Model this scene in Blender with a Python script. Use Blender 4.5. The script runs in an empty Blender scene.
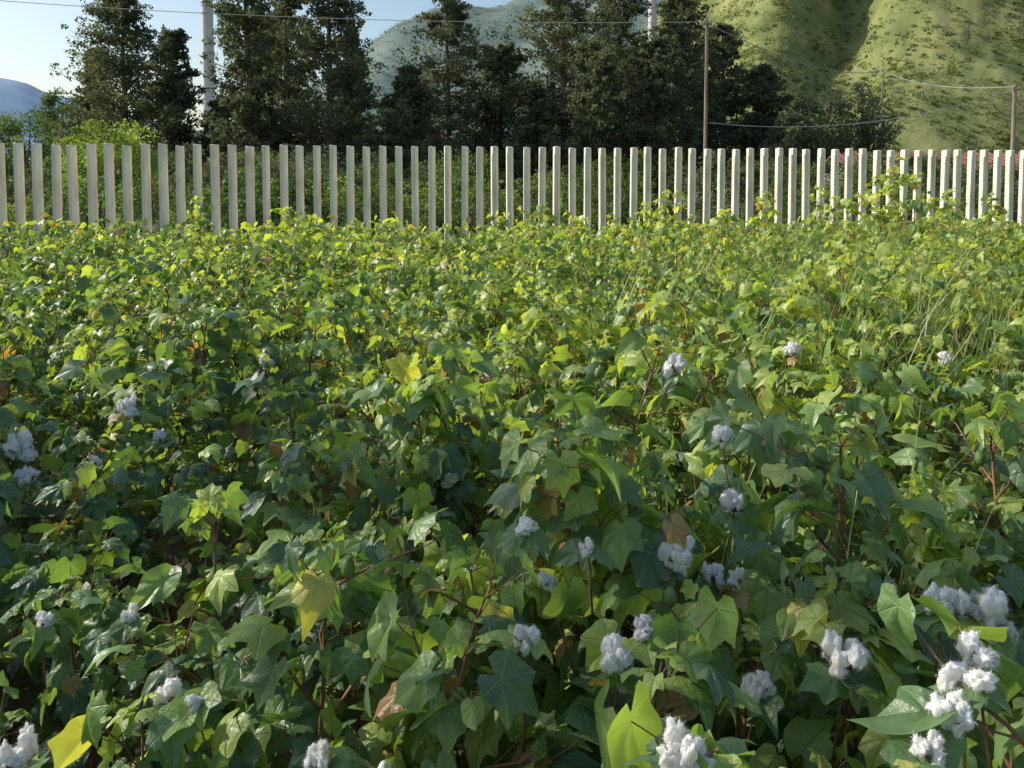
import bpy, math, random
import numpy as np
from mathutils import Vector, noise
random.seed(7); rng=np.random.default_rng(7)
S=bpy.context.scene
COL=S.collection
TH=math.radians(3.0); F=769.0; CZ=1.65; HY=185.0
PY=HY+F*math.tan(TH); HN=1/math.cos(TH)

def ray(px,py):
    u=(px-512)/F; v=(PY-py)/F
    return np.array([u, math.cos(TH)+v*math.sin(TH), -math.sin(TH)+v*math.cos(TH)])
def at_y(px,py,y):
    r=ray(px,py); r=r/r[1]*y; return (r[0],y,CZ+r[2])

# ---------------------------------------------------------------- mesh helper
def mk(name,V,parts,mats,attrs=None,smooth=False,link=True):
    me=bpy.data.meshes.new(name)
    V=np.asarray(V,dtype=np.float32)
    me.vertices.add(len(V)); me.vertices.foreach_set('co',V.ravel())
    li=[];st=[];mi=[];s=0
    for Fa,m in parts:
        Fa=np.asarray(Fa,dtype=np.int32)
        if len(Fa)==0: continue
        k=Fa.shape[1]; li.append(Fa.ravel())
        st.append(s+np.arange(len(Fa))*k); s+=Fa.size
        mi.append(np.full(len(Fa),m))
    li=np.concatenate(li);st=np.concatenate(st);mi=np.concatenate(mi)
    me.loops.add(len(li)); me.loops.foreach_set('vertex_index',li.astype(np.int32))
    me.polygons.add(len(st)); me.polygons.foreach_set('loop_start',st.astype(np.int32))
    me.polygons.foreach_set('material_index',mi.astype(np.int32))
    me.polygons.foreach_set('use_smooth',np.full(len(st),smooth))
    me.update(calc_edges=True)
    for m in mats: me.materials.append(m)
    if attrs:
        for k,a in attrs.items():
            a=np.asarray(a,dtype=np.float32)
            if a.ndim==1:
                at=me.attributes.new(k,'FLOAT','POINT'); at.data.foreach_set('value',a)
            else:
                at=me.attributes.new(k,'FLOAT_VECTOR','POINT'); at.data.foreach_set('vector',a.ravel())
    if not link: return me
    ob=bpy.data.objects.new(name,me); COL.objects.link(ob); return ob
def inst(name,me,loc,rz=0,sc=1,parent=None,tilt=(0,0)):
    ob=bpy.data.objects.new(name,me); COL.objects.link(ob)
    ob.location=loc; ob.rotation_euler=(tilt[0],tilt[1],rz)
    ob.scale=(sc,sc,sc) if np.isscalar(sc) else sc
    if parent: ob.parent=parent
    return ob
def empty(name):
    e=bpy.data.objects.new(name,None); COL.objects.link(e); return e

class B:  # builder
    def __init__(s): s.V=[];s.P={};s.n=0;s.r=[];s.l=[]
    def add(s,V,Fs,m,r=0.5,l=None):
        V=np.asarray(V,float)
        for Fa in Fs:
            Fa=np.asarray(Fa)
            s.P.setdefault((m,Fa.shape[1]),[]).append(Fa+s.n)
        s.V.append(V); s.n+=len(V)
        s.r.append(np.full(len(V),r) if np.isscalar(r) else r)
        s.l.append(np.zeros((len(V),3)) if l is None else l)
    def fin(s):
        return (np.concatenate(s.V).astype(np.float32),{k:np.concatenate(v) for k,v in s.P.items()},np.concatenate(s.r),np.concatenate(s.l))
    def put(s,f,loc,rz,sc,tilt=(0,0),dr=0):
        V,P,r,l=f; V=V*sc
        cx,sx=math.cos(tilt[0]),math.sin(tilt[0]); cy,sy=math.cos(tilt[1]),math.sin(tilt[1]); cz,sz=math.cos(rz),math.sin(rz)
        Rm=np.array([[cz,-sz,0],[sz,cz,0],[0,0,1]])@np.array([[1,0,0],[0,cx,-sx],[0,sx,cx]])@np.array([[cy,0,sy],[0,1,0],[-sy,0,cy]])
        V=V@Rm.T+np.array(loc)
        for k,Fa in P.items(): s.P.setdefault(k,[]).append(Fa+s.n)
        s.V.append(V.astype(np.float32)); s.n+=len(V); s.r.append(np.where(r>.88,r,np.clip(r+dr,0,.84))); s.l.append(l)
    def mesh(s,name,mats,smooth=False,link=True):
        parts=[(np.concatenate(v),k[0]) for k,v in s.P.items()]
        return mk(name,np.concatenate(s.V),parts,mats,{'rnd':np.concatenate(s.r),'loc':np.concatenate(s.l)},smooth,link)
def tube(pts,rad,n=6,cap=True):
    pts=np.asarray(pts,float); V=[]
    for i,p in enumerate(pts):
        d=pts[min(i+1,len(pts)-1)]-pts[max(i-1,0)]; d/=np.linalg.norm(d)+1e-9
        a=np.array([1,0,0]) if abs(d[0])<.8 else np.array([0,1,0])
        x=np.cross(d,a); x/=np.linalg.norm(x); y=np.cross(d,x)
        for k in range(n):
            t=2*math.pi*k/n; V.append(p+rad[i]*(math.cos(t)*x+math.sin(t)*y))
    Fq=[]
    for i in range(len(pts)-1):
        for k in range(n):
            Fq.append([i*n+k,i*n+(k+1)%n,(i+1)*n+(k+1)%n,(i+1)*n+k])
    fs=[np.array(Fq)]
    V.append(pts[-1]); c=len(V)-1; b=(len(pts)-1)*n
    fs.append(np.array([[b+k,b+(k+1)%n,c] for k in range(n)]))
    return np.array(V),fs
def boxv(cx,cy,cz,sx,sy,sz,rz=0):
    V=np.array([[x,y,z] for x in(-.5,.5) for y in(-.5,.5) for z in(-.5,.5)])*[sx,sy,sz]
    c,s_=math.cos(rz),math.sin(rz)
    V=np.stack([V[:,0]*c-V[:,1]*s_,V[:,0]*s_+V[:,1]*c,V[:,2]],1)+[cx,cy,cz]
    return V,[np.array([[0,1,3,2],[4,6,7,5],[0,4,5,1],[2,3,7,6],[0,2,6,4],[1,5,7,3]])]

# ---------------------------------------------------------------- materials
def newmat(name):
    m=bpy.data.materials.new(name); m.use_nodes=True
    nt=m.node_tree; nt.nodes.clear(); return m,nt,nt.nodes,nt.links
def ramp(n,stops):
    r=n.new('ShaderNodeValToRGB'); e=r.color_ramp.elements
    e[0].position=stops[0][0]; e[0].color=(*stops[0][1],1)
    e[1].position=stops[-1][0]; e[1].color=(*stops[-1][1],1)
    for p,c in stops[1:-1]:
        x=e.new(p); x.color=(*c,1)
    return r
def leafmat(name,stops,tcol=(1.6,1.9,.7),tfac=.35,rough=.5,veins=False,spec=.35,noise_sc=30):
    m,nt,n,l=newmat(name)
    out=n.new('ShaderNodeOutputMaterial'); p=n.new('ShaderNodeBsdfPrincipled')
    tr=n.new('ShaderNodeBsdfTranslucent'); mx=n.new('ShaderNodeMixShader'); mx.inputs[0].default_value=tfac
    a=n.new('ShaderNodeAttribute'); a.attribute_name='rnd'
    r=ramp(n,stops); col=r.outputs[0]
    l.new(a.outputs['Fac'],r.inputs[0])
    tc=n.new('ShaderNodeTexCoord'); nz=n.new('ShaderNodeTexNoise'); nz.inputs['Scale'].default_value=noise_sc
    l.new(tc.outputs['Object'],nz.inputs['Vector']); nz.inputs['Detail'].default_value=3
    mr=n.new('ShaderNodeMapRange'); mr.inputs[1].default_value=.3; mr.inputs[2].default_value=.7; mr.inputs[3].default_value=.75; mr.inputs[4].default_value=1.25
    l.new(nz.outputs[0],mr.inputs[0])
    mul=n.new('ShaderNodeVectorMath'); mul.operation='SCALE'; l.new(col,mul.inputs[0]); l.new(mr.outputs[0],mul.inputs[3]); col=mul.outputs[0]
    if veins:
        at=n.new('ShaderNodeAttribute'); at.attribute_name='loc'
        sp=n.new('ShaderNodeSeparateXYZ'); l.new(at.outputs['Vector'],sp.inputs[0])
        def M(op,a_,b_=None,c_=None):
            q=n.new('ShaderNodeMath'); q.operation=op
            for i,x in enumerate((a_,b_,c_)):
                if x is None: continue
                if isinstance(x,(int,float)): q.inputs[i].default_value=x
                else: l.new(x,q.inputs[i])
            return q.outputs[0]
        X,Y=sp.outputs[0],sp.outputs[1]; AY=M('ABSOLUTE',Y); best=None
        for ang in (0,50,105):
            c,s_=math.cos(math.radians(ang)),math.sin(math.radians(ang))
            d=M('ABSOLUTE',M('SUBTRACT',M('MULTIPLY',X,s_),M('MULTIPLY',AY,c)))
            al=M('ADD',M('MULTIPLY',X,c),M('MULTIPLY',AY,s_))
            g=M('MULTIPLY',M('LESS_THAN',al,0.0),10.0)
            d=M('ADD',d,g); best=d if best is None else M('MINIMUM',best,d)
        mv=n.new('ShaderNodeMapRange'); mv.inputs[1].default_value=.006; mv.inputs[2].default_value=.026; mv.inputs[3].default_value=.5; mv.inputs[4].default_value=0
        l.new(best,mv.inputs[0]); vm=mv.outputs[0]
        vx=n.new('ShaderNodeMix'); vx.data_type='RGBA'; l.new(vm,vx.inputs[0]); l.new(col,vx.inputs[6]); vx.inputs[7].default_value=(.26,.34,.16,1)
        col=vx.outputs[2]
        n2=n.new('ShaderNodeTexNoise'); n2.inputs['Scale'].default_value=6; n2.inputs['Detail'].default_value=3; l.new(at.outputs['Vector'],n2.inputs[0])
        hh=M('ADD',M('MULTIPLY',n2.outputs[0],1.3),M('MULTIPLY',vm,-1.0))
        bp=n.new('ShaderNodeBump'); bp.inputs['Strength'].default_value=.45; bp.inputs['Distance'].default_value=.005
        l.new(hh,bp.inputs['Height']); l.new(bp.outputs[0],p.inputs['Normal'])
    t2=n.new('ShaderNodeVectorMath'); t2.operation='MULTIPLY'; l.new(col,t2.inputs[0]); t2.inputs[1].default_value=tcol
    l.new(col,p.inputs['Base Color']); l.new(t2.outputs[0],tr.inputs[0])
    p.inputs['Roughness'].default_value=rough; p.inputs['Specular IOR Level'].default_value=spec
    l.new(p.outputs[0],mx.inputs[1]); l.new(tr.outputs[0],mx.inputs[2]); l.new(mx.outputs[0],out.inputs[0])
    return m
def plain(name,c1,c2,scale=5,rough=.85,bump=.3,detail=6,spec=.2,bdist=.02,stretch=None,c3=None):
    m,nt,n,l=newmat(name)
    out=n.new('ShaderNodeOutputMaterial'); p=n.new('ShaderNodeBsdfPrincipled')
    tc=n.new('ShaderNodeTexCoord'); nz=n.new('ShaderNodeTexNoise'); nz.inputs['Scale'].default_value=scale; nz.inputs['Detail'].default_value=detail
    vec=tc.outputs['Object']
    if stretch:
        mp=n.new('ShaderNodeMapping'); mp.inputs['Scale'].default_value=stretch; l.new(vec,mp.inputs[0]); vec=mp.outputs[0]
    l.new(vec,nz.inputs['Vector'])
    st=[(.35,c1),(.65,c2)] if c3 is None else [(.32,c1),(.5,c2),(.68,c3)]
    r=ramp(n,st); l.new(nz.outputs[0],r.inputs[0]); l.new(r.outputs[0],p.inputs['Base Color'])
    p.inputs['Roughness'].default_value=rough; p.inputs['Specular IOR Level'].default_value=spec
    b=n.new('ShaderNodeBump'); b.inputs['Strength'].default_value=bump; b.inputs['Distance'].default_value=bdist
    l.new(nz.outputs[0],b.inputs['Height']); l.new(b.outputs[0],p.inputs['Normal']); l.new(p.outputs[0],out.inputs[0])
    return m

LS=[(0,(.095,.165,.095)),(.35,(.165,.265,.105)),(.62,(.31,.42,.115)),(.88,(.48,.55,.16)),(.93,(.60,.54,.14)),(1,(.34,.21,.11))]
M_leaf=leafmat('cotton_leaf',LS,tcol=(1.6,1.6,.48),tfac=.42,rough=.38,veins=True,spec=.6,noise_sc=14)
M_leaff=leafmat('cotton_leaf_plain',LS,tcol=(1.7,1.6,.46),tfac=.46,rough=.42,veins=False,spec=.6,noise_sc=9)
M_stem=plain('cotton_stem',(.16,.08,.05),(.32,.17,.095),40,.6)
M_husk=plain('boll_husk',(.14,.085,.05),(.30,.19,.11),60,.8)
M_gboll=plain('green_boll',(.12,.19,.06),(.20,.28,.10),40,.45)
def cottonmat():
    m,nt,n,l=newmat('cotton_lint')
    out=n.new('ShaderNodeOutputMaterial'); p=n.new('ShaderNodeBsdfDiffuse'); t=n.new('ShaderNodeBsdfTranslucent'); mx=n.new('ShaderNodeMixShader')
    tc=n.new('ShaderNodeTexCoord'); nz=n.new('ShaderNodeTexNoise'); nz.inputs['Scale'].default_value=120; nz.inputs['Detail'].default_value=8
    l.new(tc.outputs['Object'],nz.inputs[0]); r=ramp(n,[(.3,(.86,.84,.80)),(.6,(.95,.94,.92))]); l.new(nz.outputs[0],r.inputs[0])
    b=n.new('ShaderNodeBump'); b.inputs['Strength'].default_value=.35; b.inputs['Distance'].default_value=.003; l.new(nz.outputs[0],b.inputs['Height'])
    l.new(b.outputs[0],p.inputs['Normal']); l.new(r.outputs[0],p.inputs[0]); l.new(r.outputs[0],t.inputs[0]); mx.inputs[0].default_value=.42
    l.new(p.outputs[0],mx.inputs[1]); l.new(t.outputs[0],mx.inputs[2]); l.new(mx.outputs[0],out.inputs[0]); return m
M_cot=cottonmat()
CM=[M_leaf,M_stem,M_cot,M_husk,M_gboll]
CMf=[M_leaff,M_stem,M_cot,M_husk,M_gboll]

# ---------------------------------------------------------------- cotton leaf
A=[0,9,20,29,40,50,60,71,82,93,105,118,135,155,172]
R=[1.04,.86,.72,.67,.78,.90,.77,.65,.60,.62,.65,.58,.53,.44,.16]
def leaf_tpl(lod):
    if lod==0:
        aa=np.array(sorted(set(A+[4,25,45,55,66,88,99]))); rings=(.35,.7,1)
    elif lod==1: aa=np.array([0,14,27,50,66,82,105,135,172]); rings=(.55,1)
    else: aa=np.array([0,27,52,82,108,150]); rings=(1,)
    r1=np.interp(aa,A,R); cv=np.interp(aa,[0,7,15,30,60,110,155,172],[1.15,.98,.88,.76,.63,.52,.42,.15])
    if lod==2: cv[-1]=.42
    ph=np.radians(np.concatenate([aa,-aa[:0:-1]])); r1=np.concatenate([r1,r1[:0:-1]]); cv=np.concatenate([cv,cv[:0:-1]]); n=len(ph)
    K=[0];PH=[0];RO=[1];CV=[1]
    for k in rings:
        K+=[k]*n; PH+=list(ph); RO+=list(r1); CV+=list(cv)
    tri=[[0,1+i,1+(i+1)%n] for i in range(n)]; quad=[]
    for k in range(len(rings)-1):
        b=1+k*n
        for i in range(n):
            j=(i+1)%n; quad.append([b+i,b+n+i,b+n+j,b+j])
    fs=[np.array(tri)]+([np.array(quad)] if quad else [])
    return np.array(K),np.array(PH),np.array(RO),np.array(CV),fs
TPL=[leaf_tpl(i) for i in range(3)]
def add_leaf(b,pos,az,pitch,roll,size,rnd,lod=0,droop=None):
    K,f,RO,CV,fs=TPL[lod]
    c=random.choice([0,0,.1,.25,.4,.6,.9]); ro=RO*(1-c)+CV*c; ro=ro*(1+.05*np.sin(f*5+random.uniform(0,6)))
    sk=np.sqrt(K); r=K*(ro*sk+(1-sk)*.7)
    x,y=r*np.cos(f),r*np.sin(f)
    dr=random.uniform(.1,1.1) if droop is None else droop
    lobw=random.uniform(.78,1.05)*(1-.12*c)
    z=-dr*r**2*.55+random.uniform(-.3,.9)*np.abs(y)*.6-.03*r*np.cos(6.9*f)+.14*r*r*np.sin(3*f+random.uniform(0,6.3))+.06*r*r*np.sin(7*f+random.uniform(0,6.3))
    x2=x+random.uniform(-.15,.15)*y
    P=np.stack([x2,y*lobw,z],1)*size
    cr,sr=math.cos(roll),math.sin(roll)
    P=np.stack([P[:,0],P[:,1]*cr-P[:,2]*sr,P[:,1]*sr+P[:,2]*cr],1)
    cp,sp=math.cos(pitch),math.sin(pitch)
    P=np.stack([P[:,0]*cp-P[:,2]*sp,P[:,1],P[:,0]*sp+P[:,2]*cp],1)
    ca,sa=math.cos(az),math.sin(az)
    P=np.stack([P[:,0]*ca-P[:,1]*sa,P[:,0]*sa+P[:,1]*ca,P[:,2]],1)+pos
    b.add(P,fs,0,rnd,np.stack([x,y,0*x+random.random()*9],1))
def rndcol(old=.045):
    q=random.random()
    if q<old*.4: return random.uniform(.90,.94)
    if q<old: return random.uniform(.97,1.05)
    return min(.84,max(.02,random.gauss(.40,.25)))
def ico(sub):
    import bmesh
    bm=bmesh.new(); bmesh.ops.create_icosphere(bm,subdivisions=sub,radius=1)
    V=np.array([v.co[:] for v in bm.verts]); Fq=np.array([[v.index for v in f.verts] for f in bm.faces]); bm.free(); return V,Fq
I4=ico(4); I3=ico(3); I2=ico(2); I1=ico(1)
def add_boll(b,pos,size=.035,locks=4,sub=I4,hair=130):
    pos=np.array(pos,float); a0=random.uniform(0,6.3)
    for k in range(locks):
        a=a0+2*math.pi*k/locks+random.uniform(-.5,.5); rd=random.uniform(.25,.95)
        c=np.array([math.cos(a)*rd,math.sin(a)*rd,random.uniform(-.8,.5)])
        V,Fq=sub; o=random.uniform(0,100)
        sc=np.array([random.uniform(.34,.66),random.uniform(.34,.66),random.uniform(.45,.95)])
        D=np.array([1+.7*noise.noise(Vector(v*1.3)+Vector((o,0,0)))+.3*noise.noise(Vector(v*3)+Vector((o,3,0)))+.1*noise.noise(Vector(v*8)+Vector((0,o,0))) for v in V])
        P=(V*D[:,None]*sc+c)*size+pos
        b.add(P,[Fq],2,.5)
        if hair:
            idx=rng.integers(0,len(V),hair)
            p0=P[idx]; d=V[idx]*.6+rng.normal(0,.8,(hair,3)); d/=np.linalg.norm(d,axis=1)[:,None]
            s=np.cross(d,rng.normal(0,1,(hair,3))); s/=np.linalg.norm(s,axis=1)[:,None]
            L=rng.uniform(.05,.36,hair)[:,None]*size; w=.00016
            mid=p0+d*L*.6; tip=mid+rng.normal(0,.14,(hair,3))*size
            HV=np.stack([p0-s*w,p0+s*w,mid+s*w,mid-s*w,tip],1).reshape(-1,3); i=np.arange(hair)[:,None]*5
            b.add(HV,[(i[:,:,None]+np.array([[[0,1,2,3]]])).reshape(-1,4),(i[:,:,None]+np.array([[[3,2,4]]])).reshape(-1,3)],2,.5)
    for k in range(4):
        a=a0+2*math.pi*(k+.5)/4; ca,sa=math.cos(a),math.sin(a)
        pts=[(0.05,-.22,-.75),(.05,.22,-.75),(.7,-.3,-.5),(.7,.3,-.5),(1.05,-.16,-.12),(1.05,.16,-.12),(1.35,0,.25)]
        P=np.array([[x*ca-y*sa,x*sa+y*ca,z] for x,y,z in pts])*size+pos
        b.add(P,[np.array([[0,2,3,1],[2,4,5,3]]),np.array([[4,6,5]])],3,.5)

def plant(h,nbr=10,leaves=70,bolls=1,spread=1.0,old=.045,lod=0):
    b=B(); n=7; ts=[6,4,3][lod]; big=[1.18,1.04,1.0][lod]
    lean=np.array([random.uniform(-.1,.1),random.uniform(-.1,.1)])
    pts=np.array([[lean[0]*(i/n)**1.5+random.uniform(-.008,.008),lean[1]*(i/n)**1.5+random.uniform(-.008,.008),h*i/n] for i in range(n+1)])
    V,fs=tube(pts,np.linspace(.0075,.0025,n+1),ts); b.add(V,fs,1)
    per=max(2,int(leaves/nbr))
    def stempt(t):
        q=t*n; i=min(n-1,int(q)); return pts[i]+(pts[i+1]-pts[i])*(q-i)
    az=random.uniform(0,6.3)
    for k in range(nbr):
        t=.18+.8*(k+random.uniform(-.3,.3))/nbr; t=min(.99,max(.1,t)); p=stempt(t); az+=2.4+random.uniform(-.4,.4)
        L=(random.uniform(.16,.36)*(1-.62*t)+.02)*spread*1.25; el=random.uniform(.35,1.1)
        d=np.array([math.cos(az)*math.cos(el),math.sin(az)*math.cos(el),math.sin(el)])
        bp=[p]; m=4 if lod<2 else 2
        for i in range(1,m+1):
            bp.append(bp[-1]+d*L/m+np.array([random.uniform(-.012,.012),random.uniform(-.012,.012),-.006*i*(1-t)]))
        bp=np.array(bp); V,fs=tube(bp,np.linspace(.0038,.0016,m+1),max(3,ts-1)); b.add(V,fs,1)
        for j in range(per):
            s=(j+.9)/per*m; i=min(m-1,int(s)); q=bp[i]+(bp[i+1]-bp[i])*min(1,s-i)
            a2=az+random.choice([-1,1])*random.uniform(.3,1.5) if j<per-1 else az+random.uniform(-.4,.4)
            pl=random.uniform(.03,.10); e2=random.uniform(.2,1.2)
            e=q+np.array([math.cos(a2)*math.cos(e2),math.sin(a2)*math.cos(e2),math.sin(e2)])*pl
            if lod<2:
                V,fs=tube([q,(q+e)/2+[0,0,-.004],e],[.0014,.0011,.001],3 if lod else 4); b.add(V,fs,1)
            size=big*random.choice([1,1,.7,.5])*random.uniform(.05,.084)*(1.08-.35*t*random.random())
            add_leaf(b,e,a2+random.uniform(-.6,.6),random.gauss(-.5,.55),random.gauss(0,.55),size,rndcol(old),lod)
        if random.random()<.3:
            q=bp[-1 if random.random()<.5 else 1]+np.array([0,0,.02]); V=(I2[0] if lod<2 else I1[0])*np.array([.013,.013,.02])+q; b.add(V,[(I2 if lod<2 else I1)[1]],4)
    tp=pts[-1]
    for k in range(6):
        a=k*2.4+random.uniform(0,1); e=tp+np.array([math.cos(a)*.03,math.sin(a)*.03,random.uniform(0,.045)])
        V,fs=tube([tp,e],[.0016,.001],3); b.add(V,fs,1)
        add_leaf(b,e,a,random.gauss(-.15,.4),random.gauss(0,.35),random.uniform(.024,.052),random.uniform(.55,.84),lod)
    for k in range(bolls):
        t=random.uniform(.3,.8); p=stempt(t); a=random.uniform(0,6.3); r=random.uniform(.1,.2)
        q=p+np.array([math.cos(a)*r,math.sin(a)*r,random.uniform(.02,.1)])
        V,fs=tube([p,q-[0,0,.03]],[.003,.002],4); b.add(V,fs,1)
        add_boll(b,q,random.uniform(.018,.026),random.choice([3,4,4,5]),I3 if lod==0 else I2,0)
    return b.fin()
VAR=[[plant(random.uniform(.70,.86),random.randint(10,13),random.randint(76,96) if lod<2 else random.randint(66,86),([1,1,1,0,1] if lod==0 else [0,0,1,0,0])[i%5],spread=random.uniform(.85,1.2),lod=lod,old=[.05,.045,.03][lod]) for i in range(12)] for lod in range(3)]
p0=np.array([at_y(0,185,13.1)[0],13.1]); p1=np.array([at_y(1024,185,15.6)[0],15.6])
def fenceY(x): return 13.1+(x-p0[0])*(2.5/(p1[0]-p0[0]))
fld=[B(),B(),B()]
for y0 in np.arange(.25,14.6,.33):
    w=.68*y0+2.0
    for x0 in np.arange(-w,w,.33):
        x=x0+random.uniform(-.14,.14); y=y0+random.uniform(-.14,.14)
        if y>fenceY(x)-.45: continue
        g=noise.noise(Vector((x*.5,y*.5,3))); g2=noise.noise(Vector((x*1.6,y*1.6,13)))
        if y>4.0 and noise.noise(Vector((x*.95,y*.95,9)))<-.34: continue
        sc=(1.0+.34*g+.20*g2)*random.uniform(.83,1.15)
        if random.random()<.07: sc*=1.17
        if y>6: sc*=1+.05*min(1,(y-6)/5)*(1+.8*x/10)
        if y<1.2: sc*=.93
        sc=max(.84,min(sc,1.28))
        lod=0 if y<2.9 else (1 if y<6 else 2)
        fld[lod].put(random.choice(VAR[lod]),(x,y,0),random.uniform(0,6.3),sc,(random.uniform(-.16,.16),random.uniform(-.16,.16)),random.gauss(0,.10)+.14*g+min(.22,max(-.10,.035*(y-3.6)+.045*x)))  # leaf colour lightened to far and right, darkened near left: painted sun and shade
for px,py,y in [(208,500,1.85),(600,440,2.0),(492,585,1.5),(110,300,4.0),(670,470,2.1),(1010,560,1.9),(560,330,4.2)]:
    p=at_y(px,py,y); lod=0 if y<2.9 else 1
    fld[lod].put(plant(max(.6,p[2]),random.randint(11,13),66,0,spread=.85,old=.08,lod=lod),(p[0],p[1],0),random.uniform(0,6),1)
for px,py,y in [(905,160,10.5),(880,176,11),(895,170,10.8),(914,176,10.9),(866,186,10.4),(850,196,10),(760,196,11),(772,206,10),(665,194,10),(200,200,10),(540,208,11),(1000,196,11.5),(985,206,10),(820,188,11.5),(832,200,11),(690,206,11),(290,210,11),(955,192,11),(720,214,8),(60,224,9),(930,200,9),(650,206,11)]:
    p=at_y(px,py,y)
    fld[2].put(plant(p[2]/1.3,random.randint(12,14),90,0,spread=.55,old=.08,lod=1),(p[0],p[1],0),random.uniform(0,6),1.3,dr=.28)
parent=empty('cotton_field')
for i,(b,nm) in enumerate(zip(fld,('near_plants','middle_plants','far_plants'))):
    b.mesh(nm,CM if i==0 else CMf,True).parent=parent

# local canopy height, so that the bolls sit in the leaves
CV_=np.concatenate([v for b in fld for v in b.V]); G=.05; HX,HYn=400,300
ix=np.clip(((CV_[:,0]+10)/G).astype(int),0,HX-1); iy=np.clip((CV_[:,1]/G).astype(int),0,HYn-1)
HM=np.zeros((HX,HYn)); np.maximum.at(HM,(ix,iy),CV_[:,2])
def canopy(x,y):
    i=int((x+10)/G); j=int(y/G)
    s=HM[max(0,i-1):i+2,max(0,j-1):j+2]
    return float(np.median(s)) if s.size else .7
bolls=[(20,445,27),(27,476,18),(130,405,18),(160,437,14),(95,462,13),(675,365,26),(722,435,22),(735,503,27),(675,552,33),(620,658,30),(587,545,17),(525,525,20),(712,573,20),(757,683,26),(845,655,38),(690,750,44),(985,610,40),(958,604,28),(978,650,32),(968,676,34),(940,600,24),(955,712,30),(793,350,16),(945,357,17),(170,692,26),(45,620,15),(130,612,14),(642,625,22),(525,635,22),(18,755,30),(317,757,24),(265,360,13),(545,580,17),(930,748,22),(1006,628,20),(735,580,17),(195,703,16)]
bb=empty('cotton_bolls')
for i,(px,py,w) in enumerate(bolls):
    r=ray(px,py); r=r/np.linalg.norm(r); k=1.0
    while k<12:
        p=np.array([0,0,CZ])+r*k
        if p[2]<canopy(p[0],p[1])-.02 or p[2]<.45: break
        k+=.01
    dist=k; size=max(.013,min(.038,w*dist/F/2.6)); p=p-r*(.018+size*.4)
    b=B(); add_boll(b,(0,0,0),size,random.choice([4,5,5,6]),I4 if py>330 else I3,600)
    V,fs=tube([(0,0,-.7*size),(.004,.006,-.08),(.01,.03,-.22)],[.002,.0018,.0025],5); b.add(V,fs,1)
    # a couple of leaves at each boll
    for q in range(2):
        a=random.uniform(0,6.3); add_leaf(b,np.array([math.cos(a)*.02,math.sin(a)*.02,-size*1.1]),a,random.uniform(-.5,.1),random.gauss(0,.3),random.uniform(.04,.065),rndcol(.1),0)
    me=b.mesh('cotton_boll_mesh',CM,True,False)
    inst('cotton_boll',me,tuple(p),random.uniform(0,6),1,bb,(random.uniform(-.25,.25),random.uniform(-.25,.25)))

# ---------------------------------------------------------------- weeds / grass
M_grass=leafmat('grass_blade',[(0,(.16,.25,.09)),(.6,(.30,.38,.14)),(1,(.55,.52,.32))],tcol=(1.3,1.4,.7),tfac=.4,rough=.5)
def grass(nb,h,w0=.002,w1=.0055):
    b=B()
    for k in range(nb):
        a=random.uniform(0,6.3); L=h*random.uniform(.5,1.1); lean=random.uniform(.08,.6); w=random.uniform(w0,w1); m=7
        base=np.array([random.uniform(-.12,.12),random.uniform(-.12,.12),0]); V=[]
        s=np.array([-math.sin(a),math.cos(a),0])
        for i in range(m+1):
            t=i/m; p=base+np.array([math.cos(a)*lean*L*t*t,math.sin(a)*lean*L*t*t,L*(t-.25*lean*t*t)])
            ww=w*(1-t**2)+.0005; V+= [p-s*ww,p+s*ww]
        b.add(V,[np.array([[2*i,2*i+1,2*i+3,2*i+2] for i in range(m)])],0,random.random())
    return b.fin()
gm=[grass(14,1.35),grass(10,1.15),grass(18,1.15)]; gw=[grass(7,1.12,.003,.005),grass(6,1.08,.003,.005)]
gb=B()
for k in range(290):
    if k<215: px=random.triangular(600,1060,900); y=random.uniform(3.6,13)
    else: px=random.uniform(0,1024); y=random.uniform(7,13)
    p=at_y(px,200,y); gb.put(random.choice(gm),(p[0],y,0),random.uniform(0,6),random.uniform(.85,1.18))
for px,y in [(925,1.5),(940,1.65),(905,1.6),(870,1.9),(830,2.4),(735,1.7),(200,6.5),(790,3.4),(990,2.6),(720,2.0)]:
    p=at_y(px,600,y); gb.put(random.choice(gw),(p[0],y,0),random.uniform(0,6),1.0)
gb.mesh('grass_weeds',[M_grass],True)

# ---------------------------------------------------------------- ground
M_soil=plain('soil',(.055,.05,.03),(.13,.11,.07),3,.95,.6,8,c3=(.07,.09,.035))
xs=np.concatenate([-np.geomspace(6000,20,20),np.linspace(-19,19,40),np.geomspace(20,6000,20)])
ys=np.concatenate([-np.geomspace(3000,8,14),np.linspace(-7,24,40),np.geomspace(25,9000,24)])
GX,GY=np.meshgrid(xs,ys); GZ=np.array([[ .035*noise.noise(Vector((x*.8,y*.8,0))) if abs(x)<20 and -8<y<25 else 0 for x in xs] for y in ys])
nx=len(xs); V=np.stack([GX,GY,GZ],2).reshape(-1,3)
Q=[[j*nx+i,j*nx+i+1,(j+1)*nx+i+1,(j+1)*nx+i] for j in range(len(ys)-1) for i in range(nx-1)]
mk('ground',V,[(Q,0)],[M_soil],smooth=True)

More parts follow.
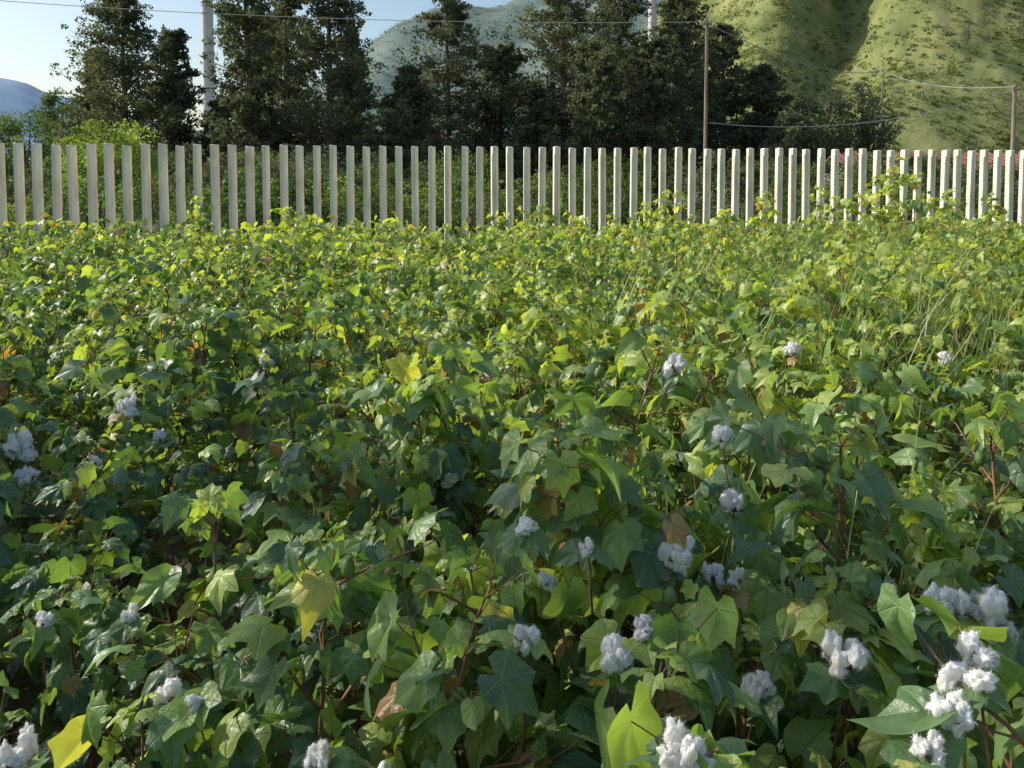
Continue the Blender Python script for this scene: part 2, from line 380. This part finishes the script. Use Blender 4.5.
# ---------------------------------------------------------------- fence
M_conc=plain('painted_concrete',(.60,.54,.42),(.77,.71,.58),5,.8,.25,8,stretch=(1,1,.35),c3=(.85,.80,.67))
M_base=plain('fence_base',(.22,.2,.17),(.34,.31,.27),4,.9)
fe=empty('slat_fence')
d=(p1-p0)/np.linalg.norm(p1-p0); L=np.linalg.norm(p1-p0)
fb=B(); sp=.292
ang=math.atan2(d[1],d[0])
k=-22
while k*sp<L+6:
    q=p0+d*(k*sp+random.uniform(-.008,.008)); h=2.35+random.uniform(-.018,.018)
    prof=[(-.076,.090),(-.040,-.05),(.020,-.052),(.062,.05),(.052,.085),(.018,.0),(-.012,.0),(-.05,.095)]
    a=ang-.26+random.gauss(0,.06); ca,sa=math.cos(a),math.sin(a)
    tx,ty=random.gauss(0,.004),random.gauss(0,.004)
    V=[]
    for z in (0.0,h-.008,h):
        sc=1 if z<h-.001 else .86
        for x,y in prof:
            x*=sc;y=(y-.01)*sc+.01
            V.append((q[0]+x*ca-y*sa+tx*z, q[1]+x*sa+y*ca+ty*z, z))
    n=8; fq=[[i*n+j,i*n+(j+1)%n,(i+1)*n+(j+1)%n,(i+1)*n+j] for i in range(2) for j in range(n)]
    fb.add(V,[np.array(fq),np.array([[2*n+j for j in range(n)]])],0)
    k+=1
ob=fb.mesh('slats',[M_conc]); ob.parent=fe
bb2=B(); c=(p0+p1)/2
V,fs=boxv(c[0]+.0,c[1]+.2,.22,L+14,.16,.44,ang); bb2.add(V,fs,0)
ob=bb2.mesh('base_wall',[M_base]); ob.parent=fe

# ---------------------------------------------------------------- foliage helper
def clump_quads(C,Rc,m,s,flat=1.0,spread=.2):
    n=len(C); c=np.repeat(C,m,0); r=np.repeat(Rc,m)[:,None]
    dd=rng.normal(0,1,(n*m,3)); dd/=np.linalg.norm(dd,axis=1)[:,None]
    p=c+dd*r*rng.uniform(.15,1,(n*m,1))**.5*[1,1,flat]
    u=rng.normal(0,1,(n*m,3)); u/=np.linalg.norm(u,axis=1)[:,None]
    v=np.cross(u,rng.normal(0,1,(n*m,3))); v/=np.linalg.norm(v,axis=1)[:,None]
    ss=s*rng.uniform(.5,1.3,(n*m,1))
    V=np.stack([p-u*ss,p-v*ss*.5,p+u*ss,p+v*ss*.5],1).reshape(-1,3)
    Q=np.arange(n*m)[:,None]*4+np.array([[0,1,2,3]])
    cr=np.repeat(rng.normal(.45,spread,n),m)+rng.normal(0,.12,n*m)
    return V,Q,np.repeat(np.clip(cr,0,1),4)
M_con=leafmat('conifer_foliage',[(0,(.08,.105,.075)),(.5,(.135,.165,.095)),(1,(.23,.24,.14))],tcol=(1.3,1.25,.7),tfac=.38,rough=.7,spec=.15,noise_sc=.6)
M_brd=leafmat('broadleaf_foliage',[(0,(.06,.095,.035)),(.5,(.11,.165,.055)),(1,(.20,.26,.085))],tcol=(1.7,1.8,.7),tfac=.38,rough=.55,spec=.25,noise_sc=.8)
M_yel=leafmat('light_foliage',[(0,(.15,.21,.05)),(.5,(.25,.32,.07)),(1,(.36,.41,.12))],tcol=(1.5,1.6,.7),tfac=.45,rough=.55,noise_sc=.8)
M_bark=plain('bark',(.11,.085,.06),(.22,.18,.135),6,.95,.8,stretch=(1,1,.2))
def conifer(H,Rm,kind,nbr=170,m=110):
    b=B(); lean=np.array([random.uniform(-.03,.03),random.uniform(-.03,.03)])*H
    tp=np.array([[lean[0]*t*t,lean[1]*t*t,H*t*.97] for t in np.linspace(0,1,9)])
    V,fs=tube(tp,np.linspace(.022*H,.03,9),8); b.add(V,fs,1)
    C=[];Rc=[]
    o=random.uniform(0,50)
    for k in range(nbr):
        t=.05+.95*((k+random.random())/nbr)
        if kind=='cypress': pr=min(1,.55+t*1.8)*(1-t)**.42
        elif kind=='cedar': pr=min(1,.5+t*1.5)*(1-t)**.45*(0.5+.65*abs(math.sin(t*11+o)))
        else: pr=(1-t)**.75
        az=random.uniform(0,6.283)
        gap=noise.noise(Vector((math.cos(az)*1.3,math.sin(az)*1.3,t*7+o)))
        if gap<-.32: continue
        Lb=Rm*pr*(1+.95*gap)*random.uniform(.65,1.15)+.3
        el={'cypress':random.uniform(.1,.8),'cedar':random.uniform(-.15,.3),'fir':random.uniform(-.1,.5)}[kind]
        p=np.array([lean[0]*t*t,lean[1]*t*t,H*t*.96])
        dd=np.array([math.cos(az)*math.cos(el),math.sin(az)*math.cos(el),math.sin(el)])
        e=p+dd*Lb; V,fs=tube([p,p+dd*Lb*.5+[0,0,-.03*Lb],e],[.05*(1-t)+.02,.03*(1-t)+.012,.008],4); b.add(V,fs,1)
        for j in range(5):
            f=.3+.75*(j+random.random()*.6)/5
            if random.random()<.12: continue
            C.append(p+dd*Lb*f+np.array([random.uniform(-.15,.15) for _ in range(3)])*Lb*.6); Rc.append((.2+.15*Lb)*random.uniform(.5,1.25)*(1.15-.5*f))
    V,Q,r=clump_quads(np.array(C),np.array(Rc),m//5,.12,.75)
    b.add(V,[Q],0,r)
    return b.mesh('conifer_mesh',[M_con,M_bark],False,False)
def broad(H,Rm,mat,nc=60,m=90,s=.09,zlow=.3):
    b=B()
    V,fs=tube([(0,0,0),(.05,.03,H*.3),(.0,.1,H*.65)],[.03*H,.022*H,.008*H],7); b.add(V,fs,1)
    C=[];Rc=[]
    for k in range(nc):
        az=random.uniform(0,6.283); z=random.uniform(zlow,1)
        q=math.sqrt(max(0,1-((z-.55)/.5)**2)) if z>.55 else .75+.25*z
        r=Rm*q*random.uniform(.35,1)
        c=np.array([math.cos(az)*r,math.sin(az)*r,H*z*.92*random.uniform(.9,1.05)]); C.append(c); Rc.append(Rm*random.uniform(.16,.34))
        if k%3==0:
            V,fs=tube([(0,.05,H*.25*random.uniform(.6,1.6)),c*.6+[0,0,H*.08],c],[.012*H,.008*H,.004*H],4); b.add(V,fs,1)
    V,Q,r=clump_quads(np.array(C),np.array(Rc),m,s,.85); b.add(V,[Q],0,r)
    return b.mesh('broadleaf_mesh',[mat,M_bark],False,False)

trees=[(122,-12,50,54,'cypress'),(170,28,48,30,'cypress'),(92,45,55,30,'fir'),
 (248,-70,46,38,'cypress'),(285,-80,50,40,'cedar'),(328,-60,47,46,'cypress'),(354,20,56,28,'fir'),(262,10,58,34,'cypress'),(218,92,48,22,'fir'),
 (448,-14,50,58,'cedar'),(412,62,46,42,'fir'),(500,46,52,44,'cypress'),
 (566,-50,50,54,'cypress'),(622,-34,54,42,'cypress'),(684,-14,50,46,'cypress'),(726,18,52,40,'cedar'),(766,64,50,24,'cypress'),(650,38,46,40,'cypress'),(596,40,45,38,'cypress'),(535,76,47,30,'fir')]
for px,py,y,hw,kind in trees:
    top=at_y(px,py,y); H=top[2]; Rm=hw*y/F*1.2
    me=conifer(H,Rm,kind,nbr=int(185+H*5),m=125)
    inst('cypress_tree' if kind=='cypress' else ('cedar_tree' if kind=='cedar' else 'fir_tree'),me,(top[0],y,0),random.uniform(0,6))
for px,py,y,hw,mat in [(818,86,46,42,M_con),(862,78,50,38,M_con),(790,108,44,28,M_con),(24,108,60,42,M_brd),(60,84,70,26,M_brd),(-30,100,60,40,M_brd),(118,114,26,46,M_yel),(84,122,27,26,M_yel),(390,95,60,30,M_con)]:
    top=at_y(px,py,y); H=top[2]; Rm=hw*y/F
    inst('added_shade_tree',broad(H,Rm,mat,80,110,.11 if y>30 else .06),(top[0],y,0),random.uniform(0,6))
# unseen tree, added out of frame to shade the near-left plants
inst('added_shade_tree',broad(8.2,1.5,M_brd,20,55,.10,.5),(-8.4,4.0,0),1.0)
hd=empty('hedge_shrubs')
sh=[broad(1.9,1.3,M_brd,40,90,.055,.1),broad(1.7,1.2,M_con,40,90,.055,.1),broad(1.9,1.1,M_brd,36,80,.045,.05),broad(1.8,1.1,M_yel,30,60,.045,.05)]
for k in range(66):
    x=-17+34*(k+random.random())/66; y=17.5+x*.13+random.uniform(0,4)
    inst('shrub',random.choice(sh),(x,y,0),random.uniform(0,6),random.uniform(.6,1.1)*(1.0 if k%7 else 1.2),hd)
for k in range(65):
    x=random.uniform(-38,38); y=random.uniform(29,33.0) if x>13 else random.uniform(30,44)
    inst('shrub',random.choice(sh[:3]),(x,y,0),random.uniform(0,6),random.uniform(1.2,1.7 if x>13 else 2.1),hd)

# ---------------------------------------------------------------- hills
def hillmat(name,a,b_,c,sc):
    return plain(name,a,b_,sc,.95,.6,12,spec=.05,bdist=2,c3=c)
M_h1=hillmat('hill_maquis',(.12,.15,.06),(.20,.225,.085),(.29,.28,.12),.10)
M_h2=hillmat('hill_far_haze_tint',(.12,.165,.155),(.15,.195,.175),(.18,.22,.195),.02)  # distance haze painted into the hill's grey blue-green
M_h3=hillmat('mountain_haze_tint',(.20,.29,.41),(.22,.32,.44),(.25,.34,.45),.004)  # blue base colours stand in for aerial haze
def hill(name,prof,d0,d1,mat,cols,rows,amp,fr,bump=None,back=1.5):
    pxs=np.linspace(prof[0][0],prof[-1][0],cols); V=np.zeros((rows,cols,3))
    hp=np.interp(pxs,[p[0] for p in prof],[p[1] for p in prof])
    k=np.exp(-np.linspace(-2,2,9)**2); k/=k.sum(); hp=np.convolve(np.pad(hp,4,mode='edge'),k,'valid')
    for j in range(rows):
        t=j/(rows-1)*back; y=d0+(d1-d0)*t
        for i,px in enumerate(pxs):
            r=ray(px,hp[i]); H=CZ+r[2]/r[1]*d1
            X=(px-512)/F/HN*y
            s=math.sin(min(t,back)*math.pi/2) if t<=1 else math.cos((t-1)/(back-1)*math.pi/2)**1.0
            z=H*s
            if bump: z+=bump(px,t)*s
            z+=amp*(noise.fractal(Vector((X*fr,y*fr,5)),1,2,6))*min(1,t*4)*(1 if t<.9 else .6)
            V[j,i]=(X,y,max(-1,z) if t>0 else -1)
    n=cols; Q=[[j*n+i,j*n+i+1,(j+1)*n+i+1,(j+1)*n+i] for j in range(rows-1) for i in range(n-1)]
    return mk(name,V.reshape(-1,3),[(Q,0)],[mat],smooth=True),V
def bump(px,t):
    f=lambda c,w:math.exp(-((px-c-40*(t-.5))/w)**2)
    return 18*f(785,34)-22*f(850,38)+10*f(960,60)-7*f(1060,40)-6*f(700,30)
hB,VB=hill('hill',[(480,182),(560,140),(620,80),(660,30),(700,0),(760,-25),(850,-60),(1000,-110),(1250,-200)],110,330,M_h1,240,120,11,.03,bump)
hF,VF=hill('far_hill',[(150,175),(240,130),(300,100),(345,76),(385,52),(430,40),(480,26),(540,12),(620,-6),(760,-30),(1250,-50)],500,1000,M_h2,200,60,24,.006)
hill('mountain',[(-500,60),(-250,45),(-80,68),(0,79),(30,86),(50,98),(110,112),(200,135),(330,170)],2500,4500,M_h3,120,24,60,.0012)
def scrub(name,VB,nb,r0,r1,m,s,mat,jf,fr,flat):
    ii=rng.integers(0,VB.shape[1]-1,nb); jj=rng.integers(2,int(VB.shape[0]*jf),nb)
    a=rng.random((nb,1)); c=rng.random((nb,1)); P=(VB[jj,ii]*(1-a)+VB[jj,ii+1]*a)*(1-c)+(VB[jj+1,ii]*(1-a)+VB[jj+1,ii+1]*a)*c
    dens=np.array([noise.noise(Vector(p*fr))+.6*noise.noise(Vector(p*fr*3)) for p in P]); P=P[dens>rng.uniform(-.7,.35,nb)]
    Rb=r0+(r1-r0)*rng.random(len(P))**2.2; P[:,2]+=Rb*.1
    V,Q,r=clump_quads(P,Rb,m,s,flat,.28)
    mk(name,V,[(Q,0)],[mat],{'rnd':r})
M_scr=leafmat('hill_scrub',[(0,(.12,.155,.065)),(.5,(.20,.235,.09)),(1,(.30,.31,.13))],tcol=(1.2,1.2,.7),tfac=.45,rough=.8,spec=.1,noise_sc=.05)
M_scf=leafmat('far_scrub_haze_tint',[(0,(.12,.165,.15)),(.5,(.15,.195,.17)),(1,(.18,.225,.185))],tcol=(1.1,1.1,.8),tfac=.5,rough=.8,spec=.05,noise_sc=.02)  # scrub colour carries the same painted haze as the far hill
scrub('hill_scrub',VB,24000,.5,3.0,30,.24,M_scr,.66,.03,.5)
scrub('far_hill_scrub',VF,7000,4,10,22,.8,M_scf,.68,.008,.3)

# ---------------------------------------------------------------- structures
M_wht=plain('pale_render',(.55,.53,.5),(.68,.66,.62),.6,.8,.1)
M_wall=plain('old_plaster',(.20,.18,.15),(.33,.30,.25),1.2,.9,.3)
M_dark=plain('dark_opening',(.02,.02,.025),(.04,.04,.045),2,.4)
M_tile=plain('roof_tiles',(.17,.075,.055),(.27,.13,.09),2.5,.85,.5)
def tower(px,topz,y,w):
    e=empty('concrete_tower'); x=at_y(px,185,y)[0]; b=B()
    V,fs=tube([(x,y,0),(x,y,topz*.5),(x,y,topz)],[w*.62,w*.54,w*.46],12); b.add(V,fs,0)
    for z in np.arange(4,topz,6):
        V,fs=tube([(x,y,z),(x,y,z+.15)],[w*.60,w*.60],12); b.add(V,fs,0)
    V,fs=tube([(x,y,topz),(x,y,topz+.1),(x,y,topz+.9)],[w*.75,w*.75,w*.72],12); b.add(V,fs,0)
    b.mesh('shaft',[M_wht]).parent=e
tower(211,42,120,1.6)
tower(651,28.5,90,1.0)
e=empty('tiled_shed'); x0,x1=at_y(858,150,34)[0],at_y(1060,150,34)[0]; b=B(); zt=at_y(950,152,34)[2]
V,fs=boxv((x0+x1)/2,36,1.1,x1-x0,4,2.2); b.add(V,fs,0); b.mesh('walls',[M_wall]).parent=e
b=B(); V=np.array([(x0-.3,33.7,2.22),(x1+.3,33.7,2.22),(x1+.3,36,zt),(x0-.3,36,zt),(x0-.3,38.3,2.22),(x1+.3,38.3,2.22)])
V=np.concatenate([V,V-[0,0,.08]]); b.add(V,[np.array([[0,1,2,3],[3,2,5,4],[7,6,9,8],[8,9,10,11],[0,6,7,1],[4,5,11,10],[0,3,9,6],[3,4,10,9],[1,7,8,2],[2,8,11,5]])],0)
for k in range(int((x1-x0)/.28)):
    xx=x0+k*.28; V,fs=tube([(xx,33.66,2.24),(xx,36,zt+.02)],[.06,.06],5); b.add(V,fs,0)
b.mesh('roof',[M_tile]).parent=e
b=B()
for k in range(5):
    V,fs=boxv(x0+1+k*(x1-x0-2)/4,33.98,1.3,.9,.06,.9); b.add(V,fs,0)
b.mesh('windows',[M_dark]).parent=e

M_pole=plain('weathered_wood',(.20,.16,.12),(.36,.30,.24),8,.9,.4,stretch=(1,1,.1))
M_wire=plain('cable',(.35,.35,.35),(.4,.4,.4),5,.5)
def pole(px,py,y,r=.1,arm=True):
    t=at_y(px,py,y); e=empty('utility_pole'); b=B()
    V,fs=tube([(t[0],y,0),(t[0],y,t[2]*.5),(t[0],y,t[2])],[r*1.2,r,r*.8],8); b.add(V,fs,0)
    b.mesh('shaft',[M_pole]).parent=e
    b=B(); V,fs=boxv(t[0],y-.1,t[2]-.25,.3 if arm else .2,.06,.06); b.add(V,fs,0)
    for s_ in(-.12,.12):
        V,fs=tube([(t[0]+s_,y-.1,t[2]-.22),(t[0]+s_,y-.1,t[2]-.15),(t[0]+s_,y-.1,t[2]-.08)],[.03,.04,.02],6); b.add(V,fs,0)
    b.mesh('crossarm',[M_pole]).parent=e
    return np.array(t)
pa=pole(707,18,30,.07); pb=pole(1015,84,32,.09); pc=pole(883,68,60,.07); pd=pole(-60,-8,30,.1)
wp=empty('overhead_wires')
def wire(a,b_,sag,r=.013):
    pts=[a+(b_-a)*t+np.array([0,0,-sag*4*t*(1-t)]) for t in np.linspace(0,1,24)]
    b=B(); V,fs=tube(pts,[r]*24,4); b.add(V,fs,0); b.mesh('wire',[M_wire]).parent=wp
wire(pd-[0,0,.15],pa-[0,0,.15],.35); wire(pa-[0,0,.2],pc-[0,0,.2],.8,.022); wire(pb-[0,0,.2],pa-[0,0,4.0],.7,.013); wire(pc-[0,0,.2],pb-[0,0,.1],.5,.018)

# ---------------------------------------------------------------- light
EL,AZ=math.radians(35),math.radians(-76)
sd=Vector((math.sin(AZ)*math.cos(EL),math.cos(AZ)*math.cos(EL),math.sin(EL)))
sl=bpy.data.lights.new('sun','SUN'); sl.energy=5.0; sl.angle=math.radians(.5); sl.color=(1,.95,.83)
so=bpy.data.objects.new('sun',sl); COL.objects.link(so); so.rotation_euler=sd.to_track_quat('Z','Y').to_euler(); so.location=sd*50
w=bpy.data.worlds.new('World'); S.world=w; w.use_nodes=True; nt=w.node_tree; nt.nodes.clear()
bg=nt.nodes.new('ShaderNodeBackground'); sk=nt.nodes.new('ShaderNodeTexSky'); ow=nt.nodes.new('ShaderNodeOutputWorld')
sk.sky_type='NISHITA'; sk.sun_disc=False; sk.sun_elevation=EL; sk.sun_rotation=AZ%(2*math.pi); sk.air_density=1.3; sk.dust_density=1.6; sk.ozone_density=2.0
bg.inputs[1].default_value=.15; nt.links.new(sk.outputs[0],bg.inputs[0]); nt.links.new(bg.outputs[0],ow.inputs[0])
cd=bpy.data.cameras.new('camera'); co=bpy.data.objects.new('camera',cd); COL.objects.link(co)
cd.sensor_width=36; cd.lens=F/1024*36; cd.clip_end=20000; cd.clip_start=.05; cd.shift_y=(PY-384)/1024
co.location=(0,0,CZ); co.rotation_euler=(math.radians(90)-TH,0,0); S.camera=co
S.view_settings.view_transform='Standard'; S.view_settings.look='None'; S.view_settings.exposure=0
